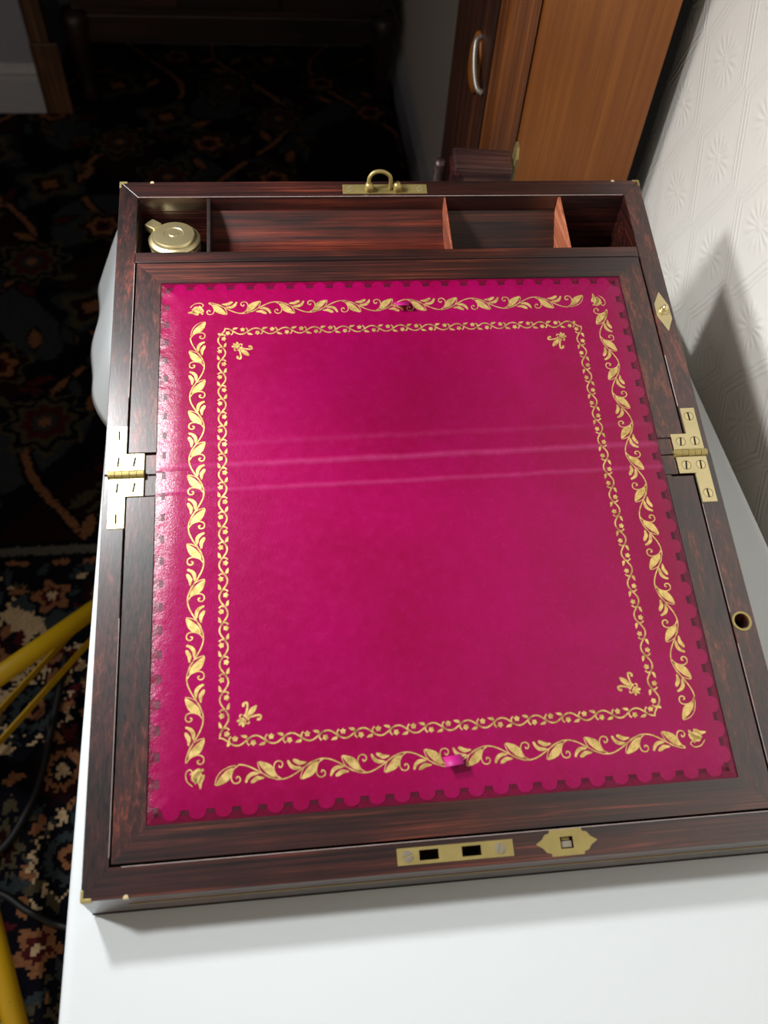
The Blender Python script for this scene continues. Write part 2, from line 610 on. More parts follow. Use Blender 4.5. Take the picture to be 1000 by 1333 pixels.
    # a skirt to the floor gives the carpet its thickness
    rim = np.concatenate([idx[0, :], idx[1:, -1], idx[-1, -2::-1], idx[-2:0:-1, 0]])
    lowco = co[rim].copy()
    lowco[:, 2] = -0.012
    base = len(co)
    co = np.concatenate([co, lowco])
    nr = len(rim)
    ar = np.arange(nr)
    sq = np.stack([rim, base + ar, base + (ar + 1) % nr, rim[(ar + 1) % nr]], -1)
    quads = np.concatenate([quads, sq])
    me = bpy.data.meshes.new('carpet')
    me.vertices.add(len(co))
    me.vertices.foreach_set('co', co.ravel())
    me.loops.add(quads.size)
    me.loops.foreach_set('vertex_index', quads.ravel().astype(np.int32))
    me.polygons.add(len(quads))
    me.polygons.foreach_set('loop_start', (np.arange(len(quads)) * 4).astype(np.int32))
    me.update(calc_edges=True)
    at = me.attributes.new('tuft', 'FLOAT_COLOR', 'FACE')
    colr = np.ones((len(quads), 4), np.float32)
    colr[:nx * ny, :3] = P3.reshape(-1, 3)
    colr[nx * ny:, :3] = pal[0]
    at.data.foreach_set('color', colr.ravel())
    k = NT('woven wool carpet')
    a = k.n('ShaderNodeAttribute', attribute_name='tuft')
    v = k.coords()
    nz = k.noise(v, 500, 3, 0.7)
    cc = k.mix(nz, (0.55, 0.55, 0.55), (1.25, 1.25, 1.25))
    me.materials.append(k.out(k.mix(1.0, a.outputs['Color'], cc, 'MULTIPLY'), 0.95, 0, k.bump(nz, 0.6, 0.003), 0.1))
    ob = bpy.data.objects.new('carpet', me)
    COL.objects.link(ob)
    tag(ob, 'dark floral carpet in navy, red and cream covering the floor', 'carpet')
    return ob


build_carpet()

# ------------------------------------------------------------------ far furniture
SBW = wood('dark mahogany', 'x', s2l((16, 7, 8)), s2l((44, 18, 18)), s2l((74, 32, 28)), 0.45, 0.4)
OAK = wood('brown oak leg', 'z', s2l((60, 38, 24)), s2l((104, 70, 46)), s2l((140, 100, 68)), 0.5, 0.5)


def sideboard():
    r = empty('sideboard', (-0.005, 2.60, 0))
    MB().box(-0.45, 0.45, -0.09, 0.32, 0.17, 0.80).obj('carcass', SBW, r, bevel=0.004)
    MB().box(-0.47, 0.47, -0.11, 0.33, 0.80, 0.83).obj('top_board', SBW, r, bevel=0.004)
    for i in range(3):
        d = MB().box(-0.43 + i * 0.29, -0.15 + i * 0.29, -0.105, -0.09, 0.27, 0.76).obj('door', SBW, r, bevel=0.003)
        MB().lathe([(0.004, 0), (0.012, 0.008), (0.014, 0.016), (0.006, 0.022)], 14,
                   Matrix.Translation((-0.18 + i * 0.29, -0.105, 0.52)) @ Matrix.Rotation(PI / 2, 4, 'X')).obj('knob', M['brass_dull'], d, smooth=True)
    MB().box(-0.45, 0.45, -0.10, -0.09, 0.175, 0.25).obj('bottom_rail', SBW, r, bevel=0.003)
    for sx in (-1, 1):
        for yy in (-0.085, 0.27):
            prof = [(0.020, 0.001), (0.030, 0.012), (0.022, 0.04), (0.026, 0.10), (0.040, 0.16), (0.036, 0.19), (0.046, 0.235), (0.034, 0.26)]
            MB().lathe(prof, 16, Matrix.Translation((sx * 0.445, yy, 0))).obj('foot', SBW, r, smooth=True)
    tag(r, 'long dark mahogany sideboard on turned feet at the far wall', 'sideboard')
    return r


sideboard()
tp = MB().box(-0.5745, -0.520, 2.440, 2.478, -0.002, 2.74).obj('trim_1', OAK, kind='structure', bevel=0.002)
MB().box(-0.5745, -0.497, 2.430, 2.4385, -0.002, 0.200).obj('plinth_block', OAK, tp, bevel=0.003)

# black pouffe on the floor in front of the sideboard
k = NT('black fabric')
v = k.coords()
bm_ = k.out(s2l((9, 8, 12)), 0.9, 0, k.bump(k.noise(v, 300), 0.3, 0.002), 0.1)
prof = [(0.09, 0.001), (0.118, 0.02), (0.128, 0.07), (0.122, 0.13), (0.10, 0.17), (0.06, 0.19), (0.02, 0.195)]
po = empty('pouffe', (0.315, 1.98, 0))
MB().lathe(prof, 32).obj('cushion_body', bm_, po, smooth=True)
MB().lathe([(0.128, 0.066), (0.131, 0.07), (0.128, 0.074)], 32).obj('piping', bm_, po, smooth=True)
MB().lathe([(0.012, 0.194), (0.012, 0.199), (0.004, 0.202)], 12).obj('button', bm_, po, smooth=True)
tag(po, 'round black padded pouffe on the carpet against the right skirting', 'pouffe')

# tall narrow wooden cabinet against the wall
CAB_S = wood('golden oak', 'z', s2l((134, 72, 16)), s2l((150, 84, 21)), s2l((166, 98, 30)), 0.45, 0.5, coat=0.0)
CAB_F = wood('golden oak stile', 'z', s2l((88, 44, 14)), s2l((126, 68, 22)), s2l((156, 92, 38)), 0.5, 0.5, coat=0.0)
CAB_D = wood('brown oak door', 'z', s2l((36, 16, 8)), s2l((66, 32, 15)), s2l((96, 50, 24)), 0.5, 0.5, coat=0.0)
CAB_B = wood('gap shade board', 'z', s2l((6, 5, 5)), s2l((12, 10, 9)), s2l((20, 16, 14)), 0.7, 0.5, coat=0.0, spec=0.2)  # near-black: shade of the gap by the wall put into the colour


def cabinet():
    x0, x1, y0, y1 = 0.325, 0.4785, 0.66, 0.888
    r = empty('tall_cabinet', ((x0 + x1) / 2, (y0 + y1) / 2, 0))
    ox, oy = r.location.x, r.location.y

    def bx(name, a, b, c, d, e, f, m, par=r, bev=0.0015):
        return MB().box(a - ox, b - ox, c - oy, d - oy, e, f).obj(name, m, par, bevel=bev)
    bx('carcass', x0 + 0.006, x1, y0 + 0.004, y1, 0.06, 1.78, CAB_D)
    bx('plinth', x0 - 0.008, x1, y0 - 0.008, y1 + 0.006, 0.0, 0.10, CAB_D)
    bx('cornice', x0 - 0.012, x1, y0 - 0.012, y1 + 0.01, 1.76, 1.82, CAB_D)
    bx('side_panel', x0 + 0.0275, x1, y0, y0 + 0.012, 0.10, 1.76, CAB_S)
    bx('side_stile', x0, x0 + 0.0262, y0 - 0.001, y0 + 0.02, 0.10, 1.76, CAB_F)
    bx('front_stile', x0 - 0.001, x0 + 0.01, y0 + 0.02, y0 + 0.036, 0.10, 1.76, CAB_F)
    d = bx('door', x0 - 0.004, x0 + 0.01, y0 + 0.038, y1 - 0.02, 0.30, 1.60, CAB_D)
    bx('front_stile', x0 - 0.001, x0 + 0.01, y1 - 0.018, y1, 0.10, 1.76, CAB_D)
    # oval turned handle plate on the door with a metal pull at its edge
    cy, cz = 0.744 - oy, 0.930
    mt = Matrix.Translation((x0 - 0.004 - ox, cy, cz)) @ Matrix.Rotation(-PI / 2, 4, 'Y') @ Matrix.Diagonal((1.0, 0.72, 1, 1))
    MB().lathe([(0.030, 0), (0.029, 0.003), (0.020, 0.006), (0.012, 0.007)], 32, mt).obj('handle_plate', CAB_S, d, smooth=True)
    pts = [(x0 - 0.004 - ox, 0.738 - oy, 0.958), (x0 - 0.010 - ox, 0.734 - oy, 0.954), (x0 - 0.012 - ox, 0.719 - oy, 0.938), (x0 - 0.010 - ox, 0.706 - oy, 0.924), (x0 - 0.004 - ox, 0.702 - oy, 0.920)]
    MB().tube(smooth_pts(pts, 5), 0.0030, 10).obj('pull', M['steel'], d, smooth=True)
    MB().box(x1 + 0.0002 - ox, 0.4905 - ox, y0 + 0.006 - oy, y1 - oy, 0.0, 1.70).obj('gap_board', CAB_B, r)  # dark board standing in for the shaded gap beside the wall
    tag(r, 'tall narrow golden oak cabinet against the wallpapered wall', 'cabinet')
    return r


cabinet()

# ------------------------------------------------------------------ table and cloth
TX0, TX1, TY0, TY1 = -0.012, 0.470, -0.45, 0.636
LINEN = None


def cloth_mat():
    k = NT('white cotton cloth')
    v = k.coords()
    weave = k.noise(v, 900, 2)
    soft = k.noise(v, 12, 3)
    h = k.math('ADD', k.math('MULTIPLY', weave, 0.15), k.math('MULTIPLY', soft, 1.0))
    specks = k.ramp(k.noise(v, 95, 2, 0.5), [(0.80, (0, 0, 0)), (0.83, (1, 1, 1))])
    colr = k.mix(k.math('MULTIPLY', specks, 0.3), s2l((204, 209, 210)), s2l((132, 132, 132)))
    return k.out(colr, 0.75, 0, k.bump(h, 0.35, 0.002), 0.25)


M['cloth'] = cloth_mat()
TBW = wood('table beech', 'y', s2l((110, 78, 46)), s2l((150, 112, 70)), s2l((176, 138, 92)), 0.5, 0.5)


def table():
    r = empty('side_table', ((TX0 + TX1) / 2, (TY0 + TY1) / 2, 0))
    ox, oy = r.location.x, r.location.y
    MB().box(TX0 + 0.009 - ox, TX1 - 0.003 - ox, TY0 + 0.003 - oy, TY1 - 0.003 - oy, TABLE_Z - 0.028, TABLE_Z - 0.0040).obj('table_top', TBW, r, bevel=0.003)
    for yy in (TY0 + 0.05, TY1 - 0.07):
        MB().box(TX0 + 0.04 - ox, TX1 - 0.04 - ox, yy - oy, yy + 0.02 - oy, TABLE_Z - 0.09, TABLE_Z - 0.028).obj('apron', TBW, r)
    for xx in (TX0 + 0.03, TX1 - 0.065):
        for yy in (TY0 + 0.04, TY1 - 0.075):
            MB().box(xx - ox, xx + 0.035 - ox, yy - oy, yy + 0.035 - oy, 0, TABLE_Z - 0.028).obj('leg', TBW, r, bevel=0.003)
    tag(r, 'narrow table hidden under the white cloth', 'table')


table()


def cloth():
    rad = 0.007
    drop = 0.10
    nx, ny = 60, 130
    sx = np.concatenate([np.linspace(-drop, -0.02, 9), np.linspace(-0.016, 0.016, 10), np.linspace(0.02, TX1 - TX0 - 0.02, 24),
                         np.linspace(TX1 - TX0 - 0.016, TX1 - TX0 + 0.016, 10), np.linspace(TX1 - TX0 + 0.02, TX1 - TX0 + drop, 6)])
    Ly = TY1 - TY0
    sy = np.concatenate([np.linspace(-drop, -0.02, 6), np.linspace(-0.016, 0.016, 8), np.linspace(0.02, Ly - 0.02, 110),
                         np.linspace(Ly - 0.016, Ly + 0.016, 8), np.linspace(Ly + 0.02, Ly + drop, 6)])
    V = []
    for b in sy:
        for a in sx:
            dl, dr_ = max(0, -a), max(0, a - (TX1 - TX0))
            df, db = max(0, -b), max(0, b - Ly)
            outx = rad * (1 - math.exp(-(dl + dr_) / rad))
            outy = rad * (1 - math.exp(-(df + db) / rad))
            y_ = TY0 + min(max(b, 0), Ly)
            skew = (-0.0098 - 0.0405 * max(y_, -0.06)) - TX0
            aa = min(max(a, 0), TX1 - TX0)
            x = TX0 + aa + skew * (1 - aa / (TX1 - TX0)) + (outx if dr_ else -outx)
            y = TY0 + min(max(b, 0), Ly) + (outy if db else -outy)
            dd = max(dl, dr_, df, db)
            z = TABLE_Z - 0.0008 - max(0, dd - rad * (1 - math.exp(-dd / rad)))
            if dl:
                yy = y
                t = min(1, max(0, (yy - 0.395) / 0.10))
                fl = t * t * (3 - 2 * t)
                x -= 0.40 * fl * max(0, dl - 0.004) * (1 + 0.06 * math.sin(yy * 60))
                z += 0.10 * fl * max(0, dl - 0.004)
            if db:
                y += 0.10 * max(0, db - 0.004)
                z += 0.0
            if dr_ > 0:
                x = min(x, WALL_X - 0.012)
            V.append((x, y, z))
    n = len(sx)
    F = [(j * n + i, j * n + i + 1, (j + 1) * n + i + 1, (j + 1) * n + i) for j in range(len(sy) - 1) for i in range(n - 1)]
    o = mesh_obj('tablecloth', V, F, M['cloth'], smooth=True)
    so = o.modifiers.new('thickness', 'SOLIDIFY')
    so.thickness = 0.0016
    so.offset = -1
    tag(o, 'plain white cloth draped over the table under the writing box', 'tablecloth')


cloth()

# ------------------------------------------------------------------ the writing box
TH = 0.24051152471648793
CT, ST = math.cos(TH), math.sin(TH)
L = 0.4857
W = 0.400
HF = 0.030
ROOT = empty('writing_box', (0, 0, TABLE_Z))
tag(ROOT, 'open rosewood writing box with a crimson gilt-tooled leather slope on white cloth', 'writing box')


def S(u, v, w=0.0):          # on the slope, w along its normal (metres)
    return (u, v * CT - w * ST, HF + v * ST + w * CT)


def D(u, v, d=0.0):          # on the slope, d straight up
    return (u, v * CT, HF + v * ST + d)


def mm(poly):
    return [(a / 1000, b / 1000) for a, b in poly]


def piece(name, poly, lo, hi, mat, parent=ROOT, fn=S, holes=None, bevel=0.0, smooth=False):
    v, f = prism_data(mm(poly), [mm(h) for h in holes] if holes else None, fn, lo / 1000, hi / 1000)
    return mesh_obj(name, v, f, mat, parent, bevel=bevel, smooth=smooth)


def rect(a, b, c, d):
    return [(a, c), (b, c), (b, d), (a, d)]


def circ(cx, cy, r, n=24, ry=None):
    return [(cx + r * math.cos(2 * PI * i / n), cy + (ry or r) * math.sin(2 * PI * i / n)) for i in range(n)]


VJ = 243.6                   # joint between the two halves
LG, RG = 13.4, 385.2         # inner edges of side rails
RT = 12.0                    # depth of the top rails
LM = L * 1000

# --- cases: hollow bodies below the rails
yj = VJ / 1000 * CT
yb = L * CT


def ztop(y):
    return HF + y / CT * ST - RT / 1000 - 0.0002


def wedge(mb, xa, xb, ya, yb_, za=0.0):
    mb.add([(xa, ya, za), (xb, ya, za), (xb, yb_, za), (xa, yb_, za), (xa, ya, ztop(ya)), (xb, ya, ztop(ya)), (xb, yb_, ztop(yb_)), (xa, yb_, ztop(yb_))],
           [(3, 2, 1, 0), (4, 5, 6, 7), (0, 1, 5, 4), (1, 2, 6, 5), (2, 3, 7, 6), (3, 0, 4, 7)])


def yv(v_mm):
    return v_mm / 1000 * CT


mb = MB()
wedge(mb, 0, LG / 1000, yj + 0.0004, yb)
wedge(mb, RG / 1000, W, yj + 0.0004, yb)
wedge(mb, LG / 1000, RG / 1000, yv(470.8), yb)
wedge(mb, LG / 1000, RG / 1000, yj + 0.0004, yv(258))
wedge(mb, LG / 1000, RG / 1000, yv(411.2), yv(420))
mb.box(LG / 1000, RG / 1000, yv(258), yv(470.8), 0.0, 0.006)
BASE = mb.obj('base_case', M['rose_x'], ROOT)
mb = MB()
wedge(mb, 0, LG / 1000, 0.0, yj - 0.0004)
wedge(mb, RG / 1000, W, 0.0, yj - 0.0004)
wedge(mb, LG / 1000, RG / 1000, 0.0, yv(15.6))
wedge(mb, LG / 1000, RG / 1000, yv(229), yj - 0.0004)
mb.box(LG / 1000, RG / 1000, yv(15.6), yv(229), 0.0, 0.006)
LID = mb.obj('lid_case', M['rose_x'], ROOT)

# --- top rails, mitred
BV = 0.0004
slotA, slotB = rect(177.0, 187.6, 5.4, 10.6), rect(200.4, 211.0, 5.4, 10.6)
piece('frame_rail', [(0, 0), (W * 1000, 0), (RG, 15.3), (LG, 15.3)], -RT, 0, M['rose_x'], LID, D, [slotA, slotB, rect(255.4, 262.6, 4.9, 11.0)])
piece('frame_rail', [(0, 0), (LG, 15.3), (LG, VJ - .4), (0, VJ - .4)], -RT, 0, M['rose_y'], LID, D, bevel=BV)
piece('frame_rail', [(W * 1000, 0), (W * 1000, VJ - .4), (RG, VJ - .4), (RG, 15.3)], -RT, 0, M['rose_y'], LID, D, [circ(391.3, 125.8, 4.6)])
piece('cross_rail', rect(LG, RG, 229.0, VJ - .4), -RT, -1.1, M['rose_y'], LID, D, bevel=BV)
piece('frame_rail', [(0, LM), (LG, 470.8), (RG, 470.8), (W * 1000, LM)], -RT, 0, M['rose_x'], BASE, D, bevel=BV)
piece('frame_rail', [(0, VJ + .4), (LG, VJ + .4), (LG, 470.8), (0, LM)], -RT, 0, M['rose_y'], BASE, D, bevel=BV)
piece('frame_rail', [(W * 1000, VJ + .4), (W * 1000, LM), (RG, 470.8), (RG, VJ + .4)], -RT, 0, M['rose_y'], BASE, D, bevel=BV)
piece('cross_rail', rect(LG, RG, VJ + .4, 258.0), -RT, -1.1, M['rose_y'], BASE, D, bevel=BV)
piece('cross_rail', rect(LG + .1, RG - .1, 411.3, 420.2), -RT, -0.4, M['rose_x'], BASE, D, bevel=BV)

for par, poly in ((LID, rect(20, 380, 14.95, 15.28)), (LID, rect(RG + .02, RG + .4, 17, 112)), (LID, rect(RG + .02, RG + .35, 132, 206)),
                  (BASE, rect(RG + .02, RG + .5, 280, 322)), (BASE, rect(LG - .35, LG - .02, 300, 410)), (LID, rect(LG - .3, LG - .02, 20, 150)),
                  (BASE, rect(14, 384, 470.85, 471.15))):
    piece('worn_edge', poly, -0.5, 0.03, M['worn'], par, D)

# --- front face: boxwood stringing line, brass edge corners, worn chips
MB().box(0.022, 0.400, -0.0004, 0.001, 0.0168, 0.0178).obj('stringing', M['stringing'], LID)
MB().box(0.0, 0.400, -0.0003, 0.001, 0.0002, 0.0022).obj('base_strip', M['black_hole'], LID)  # thin black strip along the foot of the front face


def corner(cu, cv, su, sv, par):
    a, b = 5.4, 1.3
    poly = [(cu - .25 * su, cv - .25 * sv), (cu + a * su, cv - .25 * sv), (cu + a * su, cv + b * sv), (cu + b * su, cv + b * sv), (cu + b * su, cv + a * sv), (cu - .25 * su, cv + a * sv)]
    piece('corner_mount', poly, -4.0, 0.25, M['brass_dull'], par, D, bevel=0.0002)


corner(0, 0, 1, 1, LID)
corner(W * 1000, 0, -1, 1, LID)
corner(0, LM, 1, -1, BASE)
corner(W * 1000, LM, -1, -1, BASE)
for u0, v0, par in ((22.6, 0.6, LID), (23.2, LM - .7, BASE), (378.5, LM - .7, BASE)):
    piece('edge_chip', [(u0 - 1.3, v0 - .9), (u0 + 1.5, v0 - .8), (u0 + 1.2, v0 + .6), (u0 + .2, v0 + 1.1), (u0 - .9, v0 + .5)], -2.5, 0.3, M['chip'], par, D)

# --- compartments at the back
INF = 0.075                 # inkwell compartment floor above the table
cav0, cav1 = 420.3, 470.7


def liner(u0, u1, zf, name='compartment_floor', mat=None):
    MB().box(u0 / 1000, u1 / 1000, yv(cav0), yv(cav1), zf - 0.003, zf).obj(name, mat or M['case_in'], BASE)


liner(LG, 63.4, INF)
liner(334.5, RG, 0.035)


def divider(u0, u1, top, mat):
    """partition with a sloping top just under the rails"""
    ya, yb_ = yv(cav0), yv(cav1)
    mb_ = MB()
    zt0, zt1 = HF + ya / CT * ST - top, HF + yb_ / CT * ST - top
    a, b = u0 / 1000, u1 / 1000
    mb_.add([(a, ya, 0.03), (b, ya, 0.03), (b, yb_, 0.03), (a, yb_, 0.03), (a, ya, zt0), (b, ya, zt0), (b, yb_, zt1), (a, yb_, zt1)],
            [(3, 2, 1, 0), (4, 5, 6, 7), (0, 1, 5, 4), (1, 2, 6, 5), (2, 3, 7, 6), (3, 0, 4, 7)])
    return mb_.obj('divider', mat, BASE, bevel=0.0003)


divider(63.4, 65.8, 0.0012, M['case_in'])
divider(242.2, 243.6, 0.0012, M['cedar'])
divider(332.2, 334.4, 0.0012, M['cedar'])
# thin dark lining of the cavity walls
MB().box(LG / 1000, LG / 1000 + 0.0008, yv(cav0), yv(cav1), 0.03, HF + yv(cav0) * ST / CT - 0.004).obj('wall_lining', M['case_in'], BASE)


def tray(u0, u1, prof, name, mat):
    """concave floor; prof = depth (mm, straight down from the slope) along v 0..1 from front to back"""
    N = 22
    pts = smooth_pts([(t, d) for t, d in prof], 5)
    V, F = [], []
    for t, d in pts:
        v_ = cav0 + (cav1 - cav0) * t
        for u in (u0, u1):
            V.append(D(u / 1000, v_ / 1000, -d / 1000))
    for t, d in pts:
        v_ = cav0 + (cav1 - cav0) * t
        for u in (u0, u1):
            p = D(u / 1000, v_ / 1000, -d / 1000)
            V.append((p[0], p[1], 0.03))
    n = len(pts)
    o = 2 * n
    for i in range(n - 1):
        F.append((2 * i, 2 * i + 1, 2 * i + 3, 2 * i + 2))
        F.append((o + 2 * i, o + 2 * i + 2, o + 2 * i + 3, o + 2 * i + 1))
        F.append((2 * i, 2 * i + 2, o + 2 * i + 2, o + 2 * i))
        F.append((2 * i + 1, o + 2 * i + 1, o + 2 * i + 3, 2 * i + 3))
    F.append((0, o, o + 1, 1))
    F.append((2 * n - 2, 2 * n - 1, o + 2 * n - 1, o + 2 * n - 2))
    return mesh_obj(name, V, F, mat, BASE, smooth=False)


tray(66.0, 242.0, ((0, 4), (0.15, 13), (0.4, 21), (0.65, 22), (0.85, 17), (1, 11.5)), 'pen_tray', M['tray'])
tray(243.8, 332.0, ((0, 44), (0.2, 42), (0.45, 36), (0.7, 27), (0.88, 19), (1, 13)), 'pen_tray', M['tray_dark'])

# --- writing flaps with mitred borders
LB, RB = 31.8, 365.4         # leather edges
FT = 5.5
REAR = piece('writing_flap', rect(LB - 4, RB + 4, 258.8, 396), -FT, -1.0, M['rose_x'], ROOT)
FRONT = piece('writing_flap', rect(LB - 4, RB + 4, 30, 228.2), -FT, -1.0, M['rose_x'], ROOT)
g0, g1 = LG + 1.3, RG - 1.5
VT, VTL = 409.8, 392.1
VB, VBL = 16.7, 34.3
piece('flap_border', [(g0, 259.0), (LB, 259.0), (LB, VTL), (g0, VT)], -FT, 0.15, M['rose_y'], REAR)
piece('flap_border', [(g0, VT), (LB, VTL), (RB, VTL), (g1, VT)], -FT, 0.15, M['rose_x'], REAR)
piece('flap_border', [(g1, 256.0), (g1, VT), (RB, VTL), (RB, 256.0)], -FT, 0.15, M['rose_y'], REAR)
piece('flap_border', [(g0, VB), (LB, VBL), (LB, 227.6), (g0, 227.6)], -FT, 0.15, M['rose_y'], FRONT)
piece('flap_border', [(g0, VB), (g1, VB), (RB, VBL), (LB, VBL)], -FT, 0.15, M['rose_x'], FRONT)
piece('flap_border', [(g1, VB), (g1, 226.5), (RB, 226.5), (RB, VBL)], -FT, 0.15, M['rose_y'], FRONT)

# --- leather
LEA = piece('leather_panel', rect(LB + .1, RB - .1, VBL + .1, VTL - .1), -1.0, -0.42, M['leather_edge'], ROOT)
LEA['label'] = 'crimson leather writing surface with gilt borders'


def lobes(length, n):
    """height of the stamped edge (mm) along one side: castellated necks between round lobes"""
    out = []
    p = length / n
    for i in range(n):
        c = (i + 0.5) * p
        q = []
        # neck on the left half, lobe in the middle
        q.append((-0.5, 6.3))
        q.append((-0.5 + 0.17, 6.3))
        q.append((-0.5 + 0.171, 4.6))
        for j in range(9):
            a = math.radians(186 + (354 - 186) * j / 8)
            q.append((0.33 * math.cos(a), 5.0 + 3.7 * math.sin(a)))
        q.append((0.5 - 0.171, 4.6))
        q.append((0.5 - 0.17, 6.3))
        out += [(c + x * p, h) for x, h in q]
    out.append((length, 6.3))
    return out


def lobed_outline():
    w_, h_ = RB - LB, VTL - VBL
    ins = 6.3
    o = []
    nx, ny = 23, 24
    s = lobes(w_ - 2 * ins, nx)
    o += [(LB + ins + t, VBL + h) for t, h in s][1:-1]
    s = lobes(h_ - 2 * ins, ny)
    o += [(RB - h, VBL + ins + t) for t, h in s][1:-1]
    s = lobes(w_ - 2 * ins, nx)
    o += [(RB - ins - t, VTL - h) for t, h in s][1:-1]
    s = lobes(h_ - 2 * ins, ny)
    o += [(LB + h, VTL - ins - t) for t, h in s][1:-1]
    return o


OUT = lobed_outline()
piece('raised_leather', OUT, -0.5, -0.1, M['leather'], LEA)

# stamped dark patches in each neck
def necks():
    mb_ = MB()
    w_, h_ = RB - LB, VTL - VBL
    ins = 6.3
    for n, ln, f in ((23, w_, lambda t, h: (LB + ins + t, VBL + h)), (24, h_, lambda t, h: (RB - h, VBL + ins + t)),
                     (23, w_, lambda t, h: (RB - ins - t, VTL - h)), (24, h_, lambda t, h: (LB + h, VTL - ins - t))):
        p = (ln - 2 * ins) / n
        for i in range(n + 1):
            c = i * p
            poly = [f(c - 2.2, 6.2), f(c + 2.2, 6.2), f(c + 2.3, 3.9), f(c - 2.3, 3.9)]
            v_, f_ = prism_data(mm(poly), None, S, -0.00045, -0.00037)
            mb_.add(v_, f_)
    mb_.obj('blind_tooling', M['leather_dark'], LEA)


necks()


# --- gilt tooling
def ribbon(mb_, pts, w0, fn, n=5, taper=(1, 1), z=-0.00004):
    sp = smooth_pts(pts, n)
    m = len(sp)
    V = []
    for i, p in enumerate(sp):
        a, b = sp[max(i - 1, 0)], sp[min(i + 1, m - 1)]
        t = b - a
        ln = math.hypot(*t) or 1
        nx_, ny_ = -t[1] / ln, t[0] / ln
        f = i / (m - 1)
        ww = w0 / 2 * (taper[0] + (taper[1] - taper[0]) * f)
        for s_ in (-1, 1):
            q = fn(p[0] + nx_ * ww * s_, p[1] + ny_ * ww * s_)
            V.append(S(q[0] / 1000, q[1] / 1000, z))
    mb_.add(V, [(2 * i, 2 * i + 1, 2 * i + 3, 2 * i + 2) for i in range(m - 1)])


def blob(mb_, pts, fn, n=3, z=-0.00002):
    sp = smooth_pts(list(pts) + [pts[0]], n)[:-1]
    V = [S(q[0] / 1000, q[1] / 1000, z) for q in (fn(p[0], p[1]) for p in sp)]
    mb_.add(V, [tuple(range(len(V)))])


def frame(x0, y0, dx, dy):
    """local (t along, p across) -> slope mm"""
    return lambda t, p: (x0 + dx * t - dy * p, y0 + dy * t + dx * p)


def outer_unit(mb_, base, t0, h, sg, A=5.6, last=False):
    def fn(p, t):
        return base(t0 + t * h, sg * p * A)

    def f2(a, b):          # drawing order is (p', t') in units; ribbons use mm so widths stay even
        return base(t0 + b, sg * a)

    def sc(pts):
        return [(a * A, b * h) for a, b in pts]
    if not last:
        ribbon(mb_, [(-.84 * math.cos(PI * k / 10) * A, k / 10 * h) for k in range(11)], 0.78, f2, 3)
    blob(mb_, sc([(-.62, .115), (-.45, .25), (-.02, .375), (.50, .475), (1.0, .528), (.90, .38), (.64, .245), (.2, .165)]), f2)
    ribbon(mb_, sc([(-.80, .06), (-.68, .22), (-.40, .37), (.05, .475), (.55, .53), (.95, .545)]), 0.5, f2, 4)
    ribbon(mb_, sc([(-.76, .0), (-.52, .09), (-.05, .15), (.42, .165), (.8, .125), (.92, .05), (.82, -.02), (.58, -.045), (.34, -.02), (.30, .03), (.5, .045)]), 0.66, f2, 4, (1, 1.2))
    blob(mb_, sc([(.10, -.50), (-.06, -.39), (.0, -.28), (.28, -.2), (.6, -.165), (.86, -.15), (.92, -.195), (.62, -.24), (.34, -.33), (.22, -.45)]), f2)
    blob(mb_, sc([(.52, -.60), (.36, -.46), (.5, -.37), (.78, -.29), (1, -.3), (.96, -.38), (.76, -.47), (.66, -.6)]), f2)


def gilt_border_outer():
    x0, x1, y0, y1 = 57.2, 345.6, 57.6, 370.0
    mb_ = MB()
    for (bx, by, dx, dy, ln, n) in ((x1, y0, -1, 0, x1 - x0, 12), (x0, y0, 0, 1, y1 - y0, 13), (x0, y1, 1, 0, x1 - x0, 12), (x1, y1, 0, -1, y1 - y0, 13)):
        base = frame(bx, by, dx, dy)
        h = (ln - 8) / n
        for i in range(n):
            outer_unit(mb_, base, 4 + (i + 0.15) * h, h, 1 if i % 2 else -1, last=(i == n - 1))
        # corner leaf
        blob(mb_, [(-4, -3.0), (-1, -4.2), (4.2, -3.0), (2.5, 1.0), (-2, 1.5)], base)
        ribbon(mb_, [(-5, 1), (-2, 4), (2, 4.6), (4, 2.6), (2.4, 1.2), (1.2, 2.4)], 0.6, base, 4)
    mb_.obj('gilt_border', M['gilt'], LEA)


def gilt_border_inner():
    x0, x1, y0, y1 = 73.6, 326.0, 75.0, 350.4
    mb_ = MB()
    for (bx, by, dx, dy, ln, n) in ((x1, y0, -1, 0, x1 - x0, 25), (x0, y0, 0, 1, y1 - y0, 27), (x0, y1, 1, 0, x1 - x0, 25), (x1, y1, 0, -1, y1 - y0, 27)):
        base = frame(bx, by, dx, dy)
        h = ln / n
        A = 3.1
        for i in range(n):
            sg = 1 if i % 2 else -1
            t0 = i * h + h * 0.3

            def f2(a, b):
                return base(t0 + b, sg * a)
            ribbon(mb_, [(-.8 * math.cos(PI * k / 6) * A, k / 6 * h) for k in range(7)], 0.95, f2, 3)
            ribbon(mb_, [(-.66 * A, .18 * h), (-.25 * A, .40 * h), (.35 * A, .46 * h), (.9 * A, .34 * h)], 0.9, f2, 3)
            ros = [((.45 + .50 * (1 + .18 * math.cos(5 * q)) * math.cos(q)) * A, .12 * h + .50 * A * (1 + .18 * math.cos(5 * q)) * math.sin(q)) for q in [2 * PI * j / 10 for j in range(10)]]
            blob(mb_, ros, f2, 2)
            blob(mb_, [(1.0 * A, -.18 * h), (.55 * A, -.32 * h), (.40 * A, -.55 * h), (.98 * A, -.50 * h)], f2, 2)
    mb_.obj('gilt_border', M['gilt'], LEA)


